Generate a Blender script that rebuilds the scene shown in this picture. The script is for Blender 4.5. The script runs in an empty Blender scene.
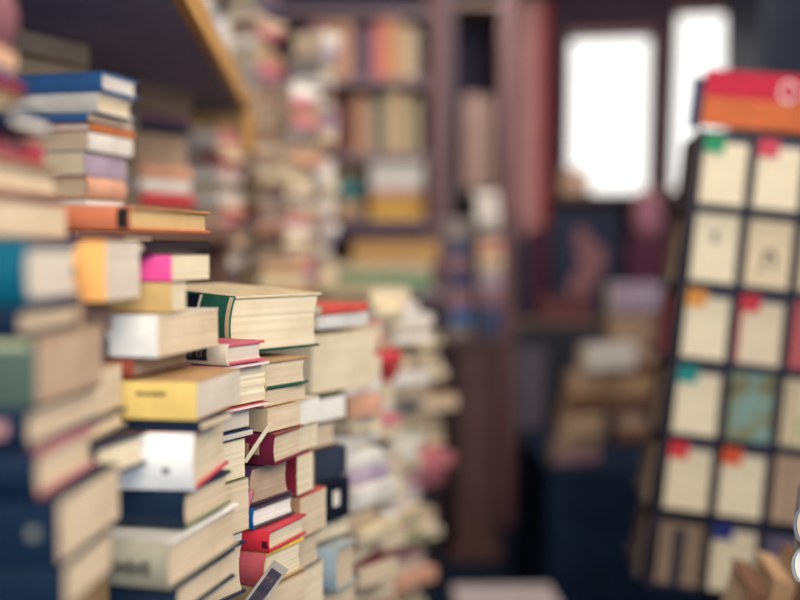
import bpy, math, random
from math import sin, cos, radians as R
from mathutils import Matrix, Vector

rnd = random.Random(11)
scene = bpy.context.scene
COL = scene.collection

# ------------------------------------------------------------------ camera
F = 50.0 / 36.0 * 800.0
CAM_Z = 1.2
HOR = 250.0
PITCH = math.atan((300 - HOR) / F)
cd = bpy.data.cameras.new('camera')
cam = bpy.data.objects.new('camera', cd)
COL.objects.link(cam)
cd.lens = 50
cd.sensor_width = 36
cd.clip_start = 0.05
cam.location = (0, 0, CAM_Z)
cam.rotation_euler = (R(90) - PITCH, 0, 0)
cd.dof.use_dof = True
cd.dof.focus_distance = 1.2
cd.dof.aperture_fstop = 1.4
scene.camera = cam


def P(px, py, d):
    """the place in the shop, d metres into the room, that the lens shows at px, py"""
    u, v = (px - 400) / F, (300 - py) / F
    y = cos(PITCH) + v * sin(PITCH)
    z = -sin(PITCH) + v * cos(PITCH)
    return Vector((u / y * d, d, CAM_Z + z / y * d))


# ------------------------------------------------------------------ materials
def lin(h):
    h = h.lstrip('#')
    o = []
    for i in (0, 2, 4):
        c = int(h[i:i + 2], 16) / 255
        o.append(c / 12.92 if c <= .04045 else ((c + .055) / 1.055) ** 2.4)
    return o


MATS = {}


def new_mat(key):
    m = bpy.data.materials.new(key)
    m.use_nodes = True
    return m, m.node_tree, m.node_tree.nodes['Principled BSDF']


def mat_cover(hexc, rough=.5, var=.16, scale=30.0, bump=.15):
    key = ('cover', hexc, rough, var, scale)
    if key in MATS:
        return MATS[key]
    m, nt, bs = new_mat('cover_' + hexc)
    c = lin(hexc)
    tc = nt.nodes.new('ShaderNodeTexCoord')
    no = nt.nodes.new('ShaderNodeTexNoise')
    no.inputs['Scale'].default_value = scale
    no.inputs['Detail'].default_value = 6
    rp = nt.nodes.new('ShaderNodeValToRGB')
    rp.color_ramp.elements[0].position = .3
    rp.color_ramp.elements[1].position = .75
    rp.color_ramp.elements[0].color = [x * (1 - var) for x in c] + [1]
    rp.color_ramp.elements[1].color = [min(1, x * (1 + var) + .01 * var) for x in c] + [1]
    nt.links.new(tc.outputs['Object'], no.inputs['Vector'])
    nt.links.new(no.outputs['Fac'], rp.inputs['Fac'])
    nt.links.new(rp.outputs['Color'], bs.inputs['Base Color'])
    bs.inputs['Roughness'].default_value = rough
    bs.inputs['Specular IOR Level'].default_value = .5 if rough < .3 else .22
    if bump:
        n2 = nt.nodes.new('ShaderNodeTexNoise')
        n2.inputs['Scale'].default_value = 900
        bp = nt.nodes.new('ShaderNodeBump')
        bp.inputs['Strength'].default_value = bump
        bp.inputs['Distance'].default_value = .0004
        nt.links.new(tc.outputs['Object'], n2.inputs['Vector'])
        nt.links.new(n2.outputs['Fac'], bp.inputs['Height'])
        nt.links.new(bp.outputs['Normal'], bs.inputs['Normal'])
    MATS[key] = m
    return m


PAPER = {'cream': ('d6c5a3', 'e7d9bb'), 'tan': ('c9b294', 'dbc7a9'), 'brown': ('a88c74', 'bfa48a'),
         'grey': ('c9bcaa', 'dacfbe'), 'white': ('dfd8cc', 'f2eee4'), 'gold': ('c09d68', 'd2b27e')}


def mat_paper(kind):
    key = ('paper', kind)
    if key in MATS:
        return MATS[key]
    m, nt, bs = new_mat('paper_' + kind)
    a, b = PAPER[kind]
    tc = nt.nodes.new('ShaderNodeTexCoord')
    mp = nt.nodes.new('ShaderNodeMapping')
    mp.inputs['Scale'].default_value = (5, 5, 900)
    no = nt.nodes.new('ShaderNodeTexNoise')
    no.inputs['Scale'].default_value = 1.0
    no.inputs['Detail'].default_value = 5
    n3 = nt.nodes.new('ShaderNodeTexNoise')
    n3.inputs['Scale'].default_value = 22
    n3.inputs['Detail'].default_value = 4
    mx = nt.nodes.new('ShaderNodeMath')
    mx.operation = 'MULTIPLY_ADD'
    mx.inputs[1].default_value = .5
    m2 = nt.nodes.new('ShaderNodeMath')
    m2.operation = 'MULTIPLY'
    m2.inputs[1].default_value = .5
    rp = nt.nodes.new('ShaderNodeValToRGB')
    rp.color_ramp.elements[0].position = .34
    rp.color_ramp.elements[1].position = .62
    rp.color_ramp.elements[0].color = lin(a) + [1]
    rp.color_ramp.elements[1].color = lin(b) + [1]
    bp = nt.nodes.new('ShaderNodeBump')
    bp.inputs['Strength'].default_value = .35
    bp.inputs['Distance'].default_value = .0006
    L = nt.links.new
    L(tc.outputs['Object'], mp.inputs['Vector'])
    L(mp.outputs['Vector'], no.inputs['Vector'])
    L(tc.outputs['Object'], n3.inputs['Vector'])
    L(n3.outputs['Fac'], m2.inputs[0])
    L(no.outputs['Fac'], mx.inputs[0])
    L(m2.outputs[0], mx.inputs[2])
    L(mx.outputs[0], rp.inputs['Fac'])
    L(rp.outputs['Color'], bs.inputs['Base Color'])
    L(no.outputs['Fac'], bp.inputs['Height'])
    L(bp.outputs['Normal'], bs.inputs['Normal'])
    bs.inputs['Roughness'].default_value = .85
    MATS[key] = m
    return m


def mat_wood(a, b, rough=.5, scale=(3, 3, 30)):
    key = ('wood', a, b, scale)
    if key in MATS:
        return MATS[key]
    m, nt, bs = new_mat('wood_' + a)
    tc = nt.nodes.new('ShaderNodeTexCoord')
    mp = nt.nodes.new('ShaderNodeMapping')
    mp.inputs['Scale'].default_value = scale
    no = nt.nodes.new('ShaderNodeTexNoise')
    no.inputs['Scale'].default_value = 1.6
    no.inputs['Detail'].default_value = 7
    no.inputs['Distortion'].default_value = .6
    rp = nt.nodes.new('ShaderNodeValToRGB')
    rp.color_ramp.elements[0].position = .3
    rp.color_ramp.elements[1].position = .7
    rp.color_ramp.elements[0].color = lin(a) + [1]
    rp.color_ramp.elements[1].color = lin(b) + [1]
    L = nt.links.new
    L(tc.outputs['Object'], mp.inputs['Vector'])
    L(mp.outputs['Vector'], no.inputs['Vector'])
    L(no.outputs['Fac'], rp.inputs['Fac'])
    L(rp.outputs['Color'], bs.inputs['Base Color'])
    bs.inputs['Roughness'].default_value = rough
    MATS[key] = m
    return m


def mat_blotch(key, cols, scale, rough=.7):
    """flat printed picture: blotches of several inks"""
    m, nt, bs = new_mat(key)
    tc = nt.nodes.new('ShaderNodeTexCoord')
    no = nt.nodes.new('ShaderNodeTexNoise')
    no.inputs['Scale'].default_value = scale
    no.inputs['Detail'].default_value = 2
    rp = nt.nodes.new('ShaderNodeValToRGB')
    e = rp.color_ramp.elements
    while len(e) < len(cols):
        e.new(.5)
    for i, (p, c) in enumerate(cols):
        e[i].position = p
        e[i].color = lin(c) + [1]
    nt.links.new(tc.outputs['Object'], no.inputs['Vector'])
    nt.links.new(no.outputs['Fac'], rp.inputs['Fac'])
    nt.links.new(rp.outputs['Color'], bs.inputs['Base Color'])
    bs.inputs['Roughness'].default_value = rough
    return m


# ------------------------------------------------------------------ mesh helpers
class MB:
    def __init__(s):
        s.v, s.f = [], []

    def box(s, x0, x1, y0, y1, z0, z1):
        n = len(s.v)
        s.v += [(x, y, z) for z in (z0, z1) for x, y in ((x0, y0), (x1, y0), (x1, y1), (x0, y1))]
        s.f += [tuple(n + i for i in q) for q in
                ((3, 2, 1, 0), (4, 5, 6, 7), (0, 1, 5, 4), (1, 2, 6, 5), (2, 3, 7, 6), (3, 0, 4, 7))]
        return s

    def loft(s, rings, cap=True):
        """rings of equal length, counter-clockwise seen from the end they climb to"""
        n, k = len(s.v), len(rings[0])
        for r in rings:
            s.v += [tuple(p) for p in r]
        for j in range(len(rings) - 1):
            for i in range(k):
                a, b = n + j * k + i, n + j * k + (i + 1) % k
                s.f.append((a, b, b + k, a + k))
        if cap:
            s.f.append(tuple(n + i for i in reversed(range(k))))
            s.f.append(tuple(n + (len(rings) - 1) * k + i for i in range(k)))
        return s

    def tube(s, pts, r, k=8):
        rings = []
        for i, p in enumerate(pts):
            p = Vector(p)
            t = (Vector(pts[min(i + 1, len(pts) - 1)]) - Vector(pts[max(i - 1, 0)])).normalized()
            a = t.orthogonal().normalized()
            b = t.cross(a)
            rings.append([p + (a * cos(2 * math.pi * j / k) + b * sin(2 * math.pi * j / k)) * r for j in range(k)])
        return s.loft(rings)

    def lathe(s, prof, k=24):
        return s.loft([[(r * cos(2 * math.pi * j / k), r * sin(2 * math.pi * j / k), z) for j in range(k)] for r, z in prof])

    def map(s, fn):
        s.v = [tuple(fn(*p)) for p in s.v]
        return s


def obj(name, mb, mat, parent=None, smooth=False, bevel=0):
    me = bpy.data.meshes.new(name)
    me.from_pydata(mb.v, [], mb.f)
    me.materials.append(mat)
    if smooth:
        me.polygons.foreach_set('use_smooth', [True] * len(me.polygons))
    me.update()
    o = bpy.data.objects.new(name, me)
    COL.objects.link(o)
    if parent is not None:
        o.parent = parent
    if bevel:
        b = o.modifiers.new('bevel', 'BEVEL')
        b.width = bevel
        b.segments = 2
        b.limit_method = 'ANGLE'
    return o


USED = set()


def tag(o, label, cat, group=None):
    n = len(label.replace('-', ' - ').split())
    assert 4 <= len(label.split()) <= 16, label
    assert label not in USED, label
    USED.add(label)
    o['label'] = label
    o['category'] = cat
    if group:
        o['group'] = group
    return o


def thing(name, label, cat, loc=(0, 0, 0), rot=(0, 0, 0), group=None):
    o = bpy.data.objects.new(name, None)
    o.empty_display_size = .02
    COL.objects.link(o)
    o.location = loc
    o.rotation_euler = rot
    return tag(o, label, cat, group)


def struct(name, mb, mat, **k):
    o = obj(name, mb, mat, **k)
    o['kind'] = 'structure'
    return o


# ------------------------------------------------------------------ books
def make_book(label, corner, yaw, a, b, t, cover, paper='cream', side='L', kind='hard', spine=None, top=None, bottom=None,
              roll=0.0, pitch=0.0, bt=None, detail=True, marks=(), group=None, rough=.5, name=None, edge_ragged=False):
    """A lying book. corner = its lower corner nearest the lens; the left face runs a metres to the left of it, the right face b metres
    back. side tells which face is the spine: L, R, or BL / BR for the two hidden ones."""
    name = name or ('hardcover_book' if kind == 'hard' else 'paperback_book')
    root = thing(name, label, 'book', corner, (R(pitch), R(roll), -R(yaw)), group)
    L, W = (a, b) if side in ('L', 'BR') else (b, a)
    if side == 'L':
        fn = lambda x, y, z: (x - a, y, z)
    elif side == 'R':
        fn = lambda x, y, z: (-y, x, z)
    elif side == 'BL':
        fn = lambda x, y, z: (-a + y, b - x, z)
    else:
        fn = lambda x, y, z: (-x, b - y, z)
    hard = kind == 'hard'
    if bt is None:
        bt = min(.0028, t * .16) if hard else min(.0009, t * .12)
    ov = .0035 if hard else .0006
    bul = min(.007, t * .16) if hard else min(.0012, t * .05)
    sp_t = .0022 if hard else .0009
    n = 8
    # spine: an arc in section
    prof_o = [(-bul * (1 - (2 * k / n - 1) ** 2), t * k / n) for k in range(n + 1)]
    prof_i = [(y + sp_t, z) for y, z in prof_o]
    sec = prof_o + prof_i[::-1]
    sp = MB()
    sp.loft([[(x, y, z) for y, z in sec] for x in (0, L)])
    lo = MB().box(0, L, sp_t, W, 0, bt)
    hi = MB().box(0, L, sp_t, W, t - bt, t)
    # page block: sheets lofted from the lower board to the upper one, with a hollow fore-edge and a little disorder
    ly = max(3, min(16, int(t / .0028))) if detail else 3
    rings = []
    for k in range(ly + 1):
        z = bt + (t - 2 * bt) * k / ly
        q = 1 - (2 * k / ly - 1) ** 2
        y0 = sp_t + .0002 - bul * q * .9 + (0 if hard else .0001)
        y1 = W - ov - (bul * .7 * q if hard else 0)
        j = .00022 if detail else .0003
        if edge_ragged:
            j *= 3
        e = [rnd.uniform(-j, j) for _ in range(3)]
        rings.append([(ov + e[0], y0, z), (L - ov + e[1], y0, z), (L - ov + e[1], y1 + e[2], z), (ov + e[0], y1 + e[2], z)])
    pg = MB().loft(rings)
    sc, tp, bo = spine or cover, top or cover, bottom or cover
    if detail:
        obj('front_cover', hi.map(fn), mat_cover(tp, rough), root, bevel=.0006)
        obj('back_cover', lo.map(fn), mat_cover(bo, rough), root, bevel=.0006)
        s = obj('spine', sp.map(fn), mat_cover(sc, rough), root)
        for (x0, x1, z0, z1, c, nm) in marks:
            mk = MB()
            k = 6
            o_, i_ = [], []
            for q in range(k + 1):
                z = t * (z0 + (z1 - z0) * q / k)
                y = -bul * (1 - (2 * z / t - 1) ** 2)
                o_.append((y - .0004, z))
                i_.append((y - .00005, z))
            mk.loft([[(x, y, z) for y, z in o_ + i_[::-1]] for x in (x0, x1)])
            obj(nm, mk.map(fn), mat_cover(c, .5), s)
    else:
        m = MB()
        for g in (lo, hi, sp):
            k = len(m.v)
            m.v += g.v
            m.f += [tuple(k + i for i in q) for q in g.f]
        obj('cover', m.map(fn), mat_cover(cover, rough, bump=0), root)
    obj('page_block', pg.map(fn), mat_paper(paper), root)
    return root


def letters(x0, x1, z0, z1, col, seed=0, gap=.35):
    """a line of lettering too small to read in the picture: a run of strokes of uneven width"""
    r = random.Random(seed)
    out, x = [], x0
    w = (z1 - z0)
    while x < x1:
        e = x + r.uniform(.0012, .0024)
        h = r.choice((0, 0, .2)) * w
        out.append((x, min(e, x1), z0 + h * .4, z1 - h, col, 'title_lettering'))
        x = e + .0009
    return out


def corner_fit(xc, xr, d, th, zc):
    """right-face length whose far end shows at xr"""
    kc, kr = (xc - 400) / F, (xr - 400) / F
    s = sin(R(th)) - kr * cos(R(th))
    return (kr - kc) * d / s


GAP = .0004


def ybase(z, d):
    """the picture row at which a surface z high shows, d metres into the room"""
    lo_, hi_ = -400.0, 1000.0
    for _ in range(50):
        m_ = (lo_ + hi_) / 2
        if P(400, m_, d).z > z:
            lo_ = m_
        else:
            hi_ = m_
    return hi_ - .1



def stack_book(d, y0, y1, xc, xr, label, cover, th=15, a=.17, dd=0.0, b=None, **k):
    z1 = P(xc, y0, d).z
    z0 = P(xc, y1, d).z + GAP
    c = P(xc, y1, d + dd)
    c.z = z0
    if b is None:
        b = corner_fit(xc, xr, d + dd, th, 0)
    make_book(label, c, th, a, b, z1 - z0 - GAP, cover, **k)


NAVY, BLACK, CREAM, WHITE = '0f2339', '1d2027', 'd9cdb4', 'ece8de'

# ---- near pile at the left edge of the picture
dA = .72
G = 'books in the nearest pile'


def A(y0, y1, xc, xr, label, cover, **k):
    k.setdefault('th', 3)
    k.setdefault('group', G)
    stack_book(dA, y0, y1, xc, xr, label, cover, **k)


A(-40, 29, -40, 9, 'mauve clothbound book crowning the nearest pile', '8a5a63', side='R', paper='tan')
A(30, 52, -35, 16, 'peach glossy paperback just above a thin blue booklet', 'e0b391', side='R', kind='soft', rough=.18)
A(53, 62, -35, 15, 'thin blue booklet in the upper part of the nearest pile', '5d6a92', side='R', kind='soft')
A(63, 82, -25, 23, 'maroon hardcover above a tan page block in nearest pile', '7c2a3c', side='R')
A(83, 105, -20, 23, 'tan paged book under the maroon hardcover of the nearest pile', 'b59a78', paper='tan', side='BL')
A(106, 126, 12, 55, 'navy spined book with bright white page edges above a red one', NAVY, paper='white', rough=.3)
A(127, 152, -22, 43, 'red book with a pale label, over a wide tan one', 'c23c50', side='R', kind='soft', rough=.3,
  marks=[(.03, .06, .3, .7, 'd98a8c', 'spine_label')])
A(153, 189, -12, 62, 'wide tan book between the red one and a thin maroon booklet', 'b8957a', paper='tan', side='BL')
A(190, 196, -12, 64, 'thin maroon booklet lying between two wide tan books', '7d4650', side='R', kind='soft')
A(197, 236, -10, 67, 'wide tan book resting on the thick teal book', 'c3a482', paper='tan', side='BL', kind='soft')
A(238, 306, 29, 82, 'thick teal hardcover with grey boards and pale pages', '5c5f72', spine='07596c', paper='grey', bt=.0045)
A(307, 338, 20, 80, 'small navy book right under the thick teal one', '4c4d5c', spine=NAVY, paper='tan')
A(339, 408, 37, 104, 'very thick book with grey green spine and brown pages', 'a08b70', spine='4d5d55', paper='brown', kind='soft',
  marks=[(.02, .165, .86, .97, 'a8ab86', 'spine_label')])
A(409, 452, 29, 101, 'navy book with a pink spot on its spine', '53505e', spine=NAVY, paper='tan',
  marks=[(.146, .157, .35, .72, 'b78787', 'spine_label')])
A(453, 500, 38, 97, 'tan paged book with dusty pink boards and dark spine', 'b4727a', spine='0f2339', paper='tan')
A(501, 567, 59, 121, 'thick dark navy volume with a pale dot on the spine', '0f2136', spine='0f2339', paper='tan', kind='soft',
  marks=[(.150, .157, .42, .6, '7d8074', 'spine_label')])
A(568, 612, 65, 113, 'tan book at the very bottom of the nearest pile', '14263a', paper='tan', kind='soft')

# ---- pile wedged behind it
dA2 = .868
G = 'books wedged behind the nearest pile'


def A2(y0, y1, xc, xr, label, cover, **k):
    k.setdefault('th', 5)
    k.setdefault('group', G)
    stack_book(dA2, y0, y1, xc, xr, label, cover, **k)


A2(240, 302, 106, 141, 'thick book with bright orange yellow spine beside the teal one', 'c9b294', spine='f8b267', paper='grey', kind='soft', a=.15,
   marks=[(.120, .127, .42, .56, '8a5f36', 'title_lettering')])
A2(303, 337, 84, 111, 'dull brown book under the orange yellow spined book', '6b5550', paper='brown', kind='soft', side='R', a=.12)
A2(338, 373, 70, 105, 'dark slate book filling the shaded gap under the dull brown one', '1d2a40', side='R', a=.1)  # dark cover stands in for a shaded gap between the books
A2(374, 421, 84, 123, 'tan book left of the yellow spined book', 'bf9c78', paper='tan', side='BL', kind='soft', a=.1)
A2(422, 445, 88, 128, 'greyish tan book left of the big white book', '8d8272', paper='tan', side='BL', a=.1)
A2(446, 483, 98, 148, 'slim dark covered book jutting before the big white book', '23263a', paper='cream', side='L', a=.045, th=16)

# ---- pile with the yellow and white spines
dB = .96
G = 'books in the pile with yellow spine'


def B(y0, y1, xc, xr, label, cover, **k):
    k.setdefault('th', 14)
    k.setdefault('group', G)
    stack_book(dB, y0, y1, xc, xr, label, cover, **k)


B(205, 231, 131, 210, 'orange spined book with black band, topmost of its pile', 'b47f55', spine='d07d5c', top='b47f55', bottom='c9744a', paper='gold',
  roll=1.5, a=.15, marks=[(.138, .149, .08, .92, '23201f', 'spine_band')])
B(236, 240, 125, 152, 'thin maroon brown booklet under the orange spined book', '6d3a34', kind='soft', a=.11, paper='tan')
B(241, 254, 144, 209, 'thin black book under the orange spined book', '221d26', side='R', kind='hard', a=.12, rough=.35)
B(255, 282, 172, 210, 'cream paged book with a hot pink spine', 'dcd0b8', spine='f7579c', paper='cream', kind='soft', a=.05, dd=.02)
B(283, 314, 172, 187, 'small yellow brown book under the hot pink spine', 'c6a56c', paper='cream', kind='soft', a=.1, dd=.02, th=8)
B(315, 358, 158, 219, 'stout white spined book below the hot pink one', 'd8ccb6', spine='eceae2', top='e0d6c4', paper='tan', kind='soft', a=.15,
  marks=[(.03, .06, .45, .55, 'b9b4aa', 'title_lettering')])
B(359, 380, 134, 192, 'brown book with reddish spine lying on the yellow spined book', '7c6152', spine='a4513f', paper='brown', a=.1, dd=.012)
B(382, 421, 197, 241, 'yellow spined book with small black title', 'b08f68', spine='e3c473', top='b8946a', paper='grey', kind='soft', th=10, a=.16,
  marks=letters(.105, .132, .62, .73, '3b3226', 4))
B(422, 432, 200, 232, 'thin navy paperback pressed under the yellow spined book', '0f2339', paper='tan', kind='soft', a=.15)
B(433, 491, 195, 229, 'big white spined book with red board edges', 'c75762', spine='e9e8e4', paper='cream', a=.16, th=5,
  marks=[(.133, .139, .3, .42, '77777a', 'spine_emblem')])
B(492, 529, 186, 232, 'navy spined book with grey green boards', '7e8467', spine='0f2339', top='0f2339', paper='tan', a=.15)
B(532, 578, 170, 240, 'shiny grey cream book with white glare painted on its top cover', '8c8878', spine='a8a48f', top='f1eee8', paper='tan', a=.15, dd=-.035, rough=.14,  # the white top colour is a glare painted on the cover
  marks=letters(.09, .135, .3, .62, '4d4c48', 9))
B(579, 612, 178, 236, 'dark book at the foot of the yellow spined pile', '1a2a3e', paper='tan', a=.15, dd=-.02)

# ---- pile left of the green book
dC = 1.112
G = 'books in the narrow middle pile'


def CL(y0, y1, xc, xr, label, cover, **k):
    k.setdefault('th', 28)
    k.setdefault('a', .13)
    k.setdefault('group', G)
    stack_book(dC, y0, y1, xc, xr, label, cover, **k)


orn = [(.045, .106, .18, .86, '2c2c32', 'spine_ornament')]
for q in range(4):
    x = .052 + q * .0135
    orn.append((x, x + .008, .36, .68, '77716c', 'spine_ornament'))
    orn.append((x + .0025, x + .0055, .43, .6, '2c2c32', 'spine_ornament'))
CL(344, 366, 228, 265, 'small pink edged book with dark ornament on cream spine', 'c75f70', spine='e3d6c0', paper='grey', marks=orn)
CL(367, 371, 224, 270, 'thin pink and white booklet under the small pink edged book', 'd77c86', paper='white', kind='soft')
CL(372, 411, 211, 266, 'pale ribbed page block over a red cover', 'cdbb9c', paper='cream', kind='soft', edge_ragged=True)
CL(412, 416, 216, 270, 'thin red booklet in the middle of the narrow pile', 'c8505a', paper='white', kind='soft')
CL(417, 438, 202, 250, 'grey paged book above the slate blue booklet', '6c6058', paper='grey', kind='soft')
CL(439, 447, 206, 254, 'thin slate blue booklet jutting out of narrow pile', '35466a', paper='grey', kind='soft')
CL(448, 489, 205, 246, 'cream paged book under the slate blue booklet', 'b9b08e', paper='cream', kind='soft')
CL(490, 545, 207, 250, 'thick tan paged book beside the big white one', '8d9070', paper='tan', kind='soft')
CL(546, 556, 203, 243, 'thin blue grey booklet low in the narrow pile', '566279', paper='grey', kind='soft')
CL(557, 612, 203, 247, 'tan paged book at the foot of narrow pile', '2a3044', paper='tan')

# ---- pile under the green book, in sharp focus
dG = 1.225
G = 'books in the pile under the green book'


def CG(y0, y1, xc, xr, label, cover, **k):
    k.setdefault('th', 27)
    k.setdefault('a', .13)
    k.setdefault('group', G)
    stack_book(dG, y0, y1, xc, xr, label, cover, **k)


CG(296, 355, 233, 320, 'thick dark green book with white banded spine beside the dictionary', '17463c', spine='2b6350', top='d8c8a4', bottom='173f38',
   paper='cream', th=38, a=.17, edge_ragged=True, roll=3,
   marks=[(.06, .115, .03, .97, '1a2030', 'spine_band'), (.056, .06, .03, .97, 'ece4d0', 'spine_band'), (.115, .119, .03, .97, 'ece4d0', 'spine_band'),
          (.140, .150, .4, .62, 'b9c4a2', 'spine_emblem'), (.163, .169, .02, .98, 'd9c7a0', 'spine_band')])
CG(361, 390, 266, 309, 'tan book with green lower board beneath the thick green one', 'b99d78', bottom='1f5a48', top='a98660', paper='tan', th=32)
CG(391, 408, 264, 306, 'slim tan paperback under the tan book with green board', 'c9a67c', paper='tan', kind='soft')
CG(409, 433, 268, 301, 'small cream paperback above the maroon book', 'cbb694', paper='tan', kind='soft')
CG(434, 466, 275, 304, 'maroon hardcover with gold lettering on its spine', '6e2436', spine='6b1f36', top='8a4a44', paper='tan', th=20,
   marks=letters(.094, .1, .25, .8, 'c9a983', 3) + letters(.106, .113, .3, .75, 'd8bd92', 5))
CG(467, 507, 252, 292, 'plum edged book with brown pages under the maroon hardcover', '4b3a4a', spine='4c3050', paper='brown')
CG(508, 530, 254, 296, 'white paged book with a blue spine above the red one', '4d4148', spine='2166a0', paper='white')
CG(531, 553, 270, 307, 'bright red hardcover in the focused pile', 'bd3d4b', spine='d63644', paper='cream', th=22,
   marks=[(.1215, .1285, .2, .55, '5c1420', 'spine_emblem')])
CG(554, 588, 266, 305, 'cream paged book with dusty red spine and yellow upper board', 'b49a72', spine='c9606a', top='e2bb52', paper='cream', kind='hard')
CG(589, 625, 268, 306, 'tan book at the foot of the focused pile', 'a78d6c', paper='tan', kind='soft')

# leaflets leaning in the cleft between the two piles
lf = obj('leaflet', MB().box(-.0022, .0022, 0, .016, 0, .048), mat_cover('cfc2a8', .6))
lf.location = P(245, 462, 1.19)
lf.rotation_euler = (0, R(34), 0)
tag(lf, 'cream leaflet leaning beside the maroon book with gold lettering', 'leaflet', 'leaflets between the piles')
lf = obj('leaflet', MB().box(-.0025, .0025, 0, .016, 0, .056), mat_cover('c07684', .6))
lf.location = P(236, 542, 1.188)
lf.rotation_euler = (0, R(17), 0)
tag(lf, 'dusty pink leaflet wedged left of the blue spined book', 'leaflet', 'leaflets between the piles')
lf = thing('leaflet', 'white leaflet with dark picture below the bright red book', 'leaflet', P(250, 608, 1.186), (0, R(36), 0), 'leaflets between the piles')
obj('sheet', MB().box(-.0095, .0095, 0, .0025, 0, .058), mat_cover('a8a196', .6), lf)
obj('printed_picture', MB().box(-.0066, .0066, -.0006, -.0001, .006, .05), mat_blotch('leaflet_print', [(.3, '1c2233'), (.55, '3d3340'), (.7, '8a6f66')], 60), lf)

# ---- low filler pile between focus pile and the dictionary
dH = 1.33
G = 'small books beside the dictionary'


def DH(y0, y1, xc, xr, label, cover, **k):
    k.setdefault('th', 22)
    k.setdefault('a', .09)
    k.setdefault('group', G)
    stack_book(dH, y0, y1, xc, xr, label, cover, **k)


DH(402, 428, 296, 320, 'small pale paperback under the corner of the cream dictionary', 'cfc3ac', paper='white', kind='soft')
DH(429, 455, 292, 318, 'small grey green book beside the maroon hardcover', '8f9672', paper='cream', kind='soft')
DH(456, 497, 297, 314, 'thick little book with dark red spine, right of the plum edged one', '8b2a35', spine='7d2230', paper='cream', kind='soft')
DH(498, 540, 300, 327, 'tan paged book with red upper cover right of red hardcover', 'a98868', top='a8453c', paper='tan', kind='soft')
DH(541, 575, 296, 322, 'grey boarded book behind the bright red hardcover', '7e7c74', paper='tan')
DH(576, 625, 296, 324, 'pale book below the grey boarded book', 'cdbfa2', paper='cream', kind='soft')

# ---- pile under the dictionary
dD = 1.5
G = 'books in the dictionary pile'


def DD(y0, y1, xc, xr, label, cover, **k):
    k.setdefault('th', 30)
    k.setdefault('a', .12)
    k.setdefault('group', G)
    stack_book(dD, y0, y1, xc, xr, label, cover, **k)


DD(305, 315, 322, 368, 'thin red book topmost on the cream dictionary', 'd0584e', side='R', kind='soft')
DD(316, 330, 318, 367, 'white glossy book between thin red book and dictionary', 'e4e3dc', side='R', kind='soft', rough=.2)
DD(335, 395, 311, 374, 'huge plain cream page block of a thick dictionary', 'd4c29c', paper='cream', side='BL', kind='soft', th=34, roll=2.5)
DD(400, 424, 314, 346, 'white edged book right under the dictionary', '8f8c80', paper='white', kind='soft')
DD(425, 452, 310, 338, 'small tan book second below the dictionary', '6d5d52', paper='tan')
DD(453, 484, 314, 346, 'dark slate book above the black one with white label', '333a4a', side='R', kind='soft')
DD(485, 526, 321, 349, 'black book with a small white label on spine', '131a28', side='R', kind='soft', rough=.4,
   marks=[(.028, .044, .36, .74, 'e3ddd0', 'spine_label')])
DD(527, 549, 310, 353, 'grey boarded book with pale pages under the black book', '83837c', paper='cream')
DD(550, 592, 338, 357, 'pale blue grey book with rounded spine low in dictionary pile', '9aa6a8', spine='a9b9bf', paper='tan', th=22,
   marks=[(.085, .1, .35, .55, '3b4552', 'spine_emblem')])
DD(593, 630, 320, 360, 'dark book at the foot of the dictionary pile', '2b3142', paper='tan')

# ------------------------------------------------------------------ blurred piles
PAL = {'cream': 'd9c9a6', 'white': 'e8e4da', 'tan': 'c0a07c', 'rose': 'cf8088', 'red': 'c4454b', 'slate': '4a5470', 'navy': '20344f',
       'brown': '7d5c4a', 'olive': '85866a', 'teal': '2f7f86', 'maroon': '6d2b3b', 'grey': '918a86', 'mauve': '94747c', 'peach': 'dba588',
       'yellow': 'd9ad4c', 'lilac': 'b3a3b4', 'green': '4d7a5c', 'orange': 'd07c48', 'blue': '3f6ea6', 'black': '1e2028'}
ORD = 'topmost second third fourth fifth sixth seventh eighth ninth tenth eleventh twelfth thirteenth fourteenth fifteenth sixteenth seventeenth eighteenth nineteenth twentieth'.split()
ORD += ['twenty-' + x for x in 'first second third fourth fifth sixth seventh eighth ninth'.split()]


def pile(desc, group, d, rows, th=(12, 50), a=.13, sides='BBLR', rough=(.25, .5), jit=.015, bmin=.07, bmax=.17):
    """rows from the top: (y0, y1, xc, xr, colour[, options])"""
    for i, r in enumerate(rows):
        y0, y1, xc, xr, cn = r[:5]
        k = dict(r[5]) if len(r) > 5 else {}
        t = k.pop('th', rnd.uniform(*th))
        side = k.pop('side', None) or {'B': 'BL', 'L': 'L', 'R': 'R'}[rnd.choice(sides)]
        ddd = rnd.uniform(-jit, jit)
        paper = k.pop('paper', None) or rnd.choice(('cream', 'cream', 'tan', 'white'))
        b = max(bmin, min(bmax, corner_fit(xc, xr, d + ddd, t, 0)))
        kind = k.pop('kind', None) or rnd.choice(('soft', 'soft', 'hard'))
        nm = 'hardcover' if kind == 'hard' else 'paperback'
        pos = 'topmost of' if i == 0 else ORD[i] + ' from top in'
        what = f'{paper} paged {nm}' if side == 'BL' else f'{cn} {nm}'
        lab = k.pop('label', None) or f'{what}, {pos} {desc}'
        stack_book(d, y0, y1, xc, xr, lab, PAL[cn], th=t, a=k.pop('a', a) * rnd.uniform(.9, 1.15), dd=ddd, b=b, side=side, kind=kind, paper=paper,
                   rough=k.pop('rough', None) or rnd.uniform(*rough), detail=False, group=group, **k)


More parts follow.
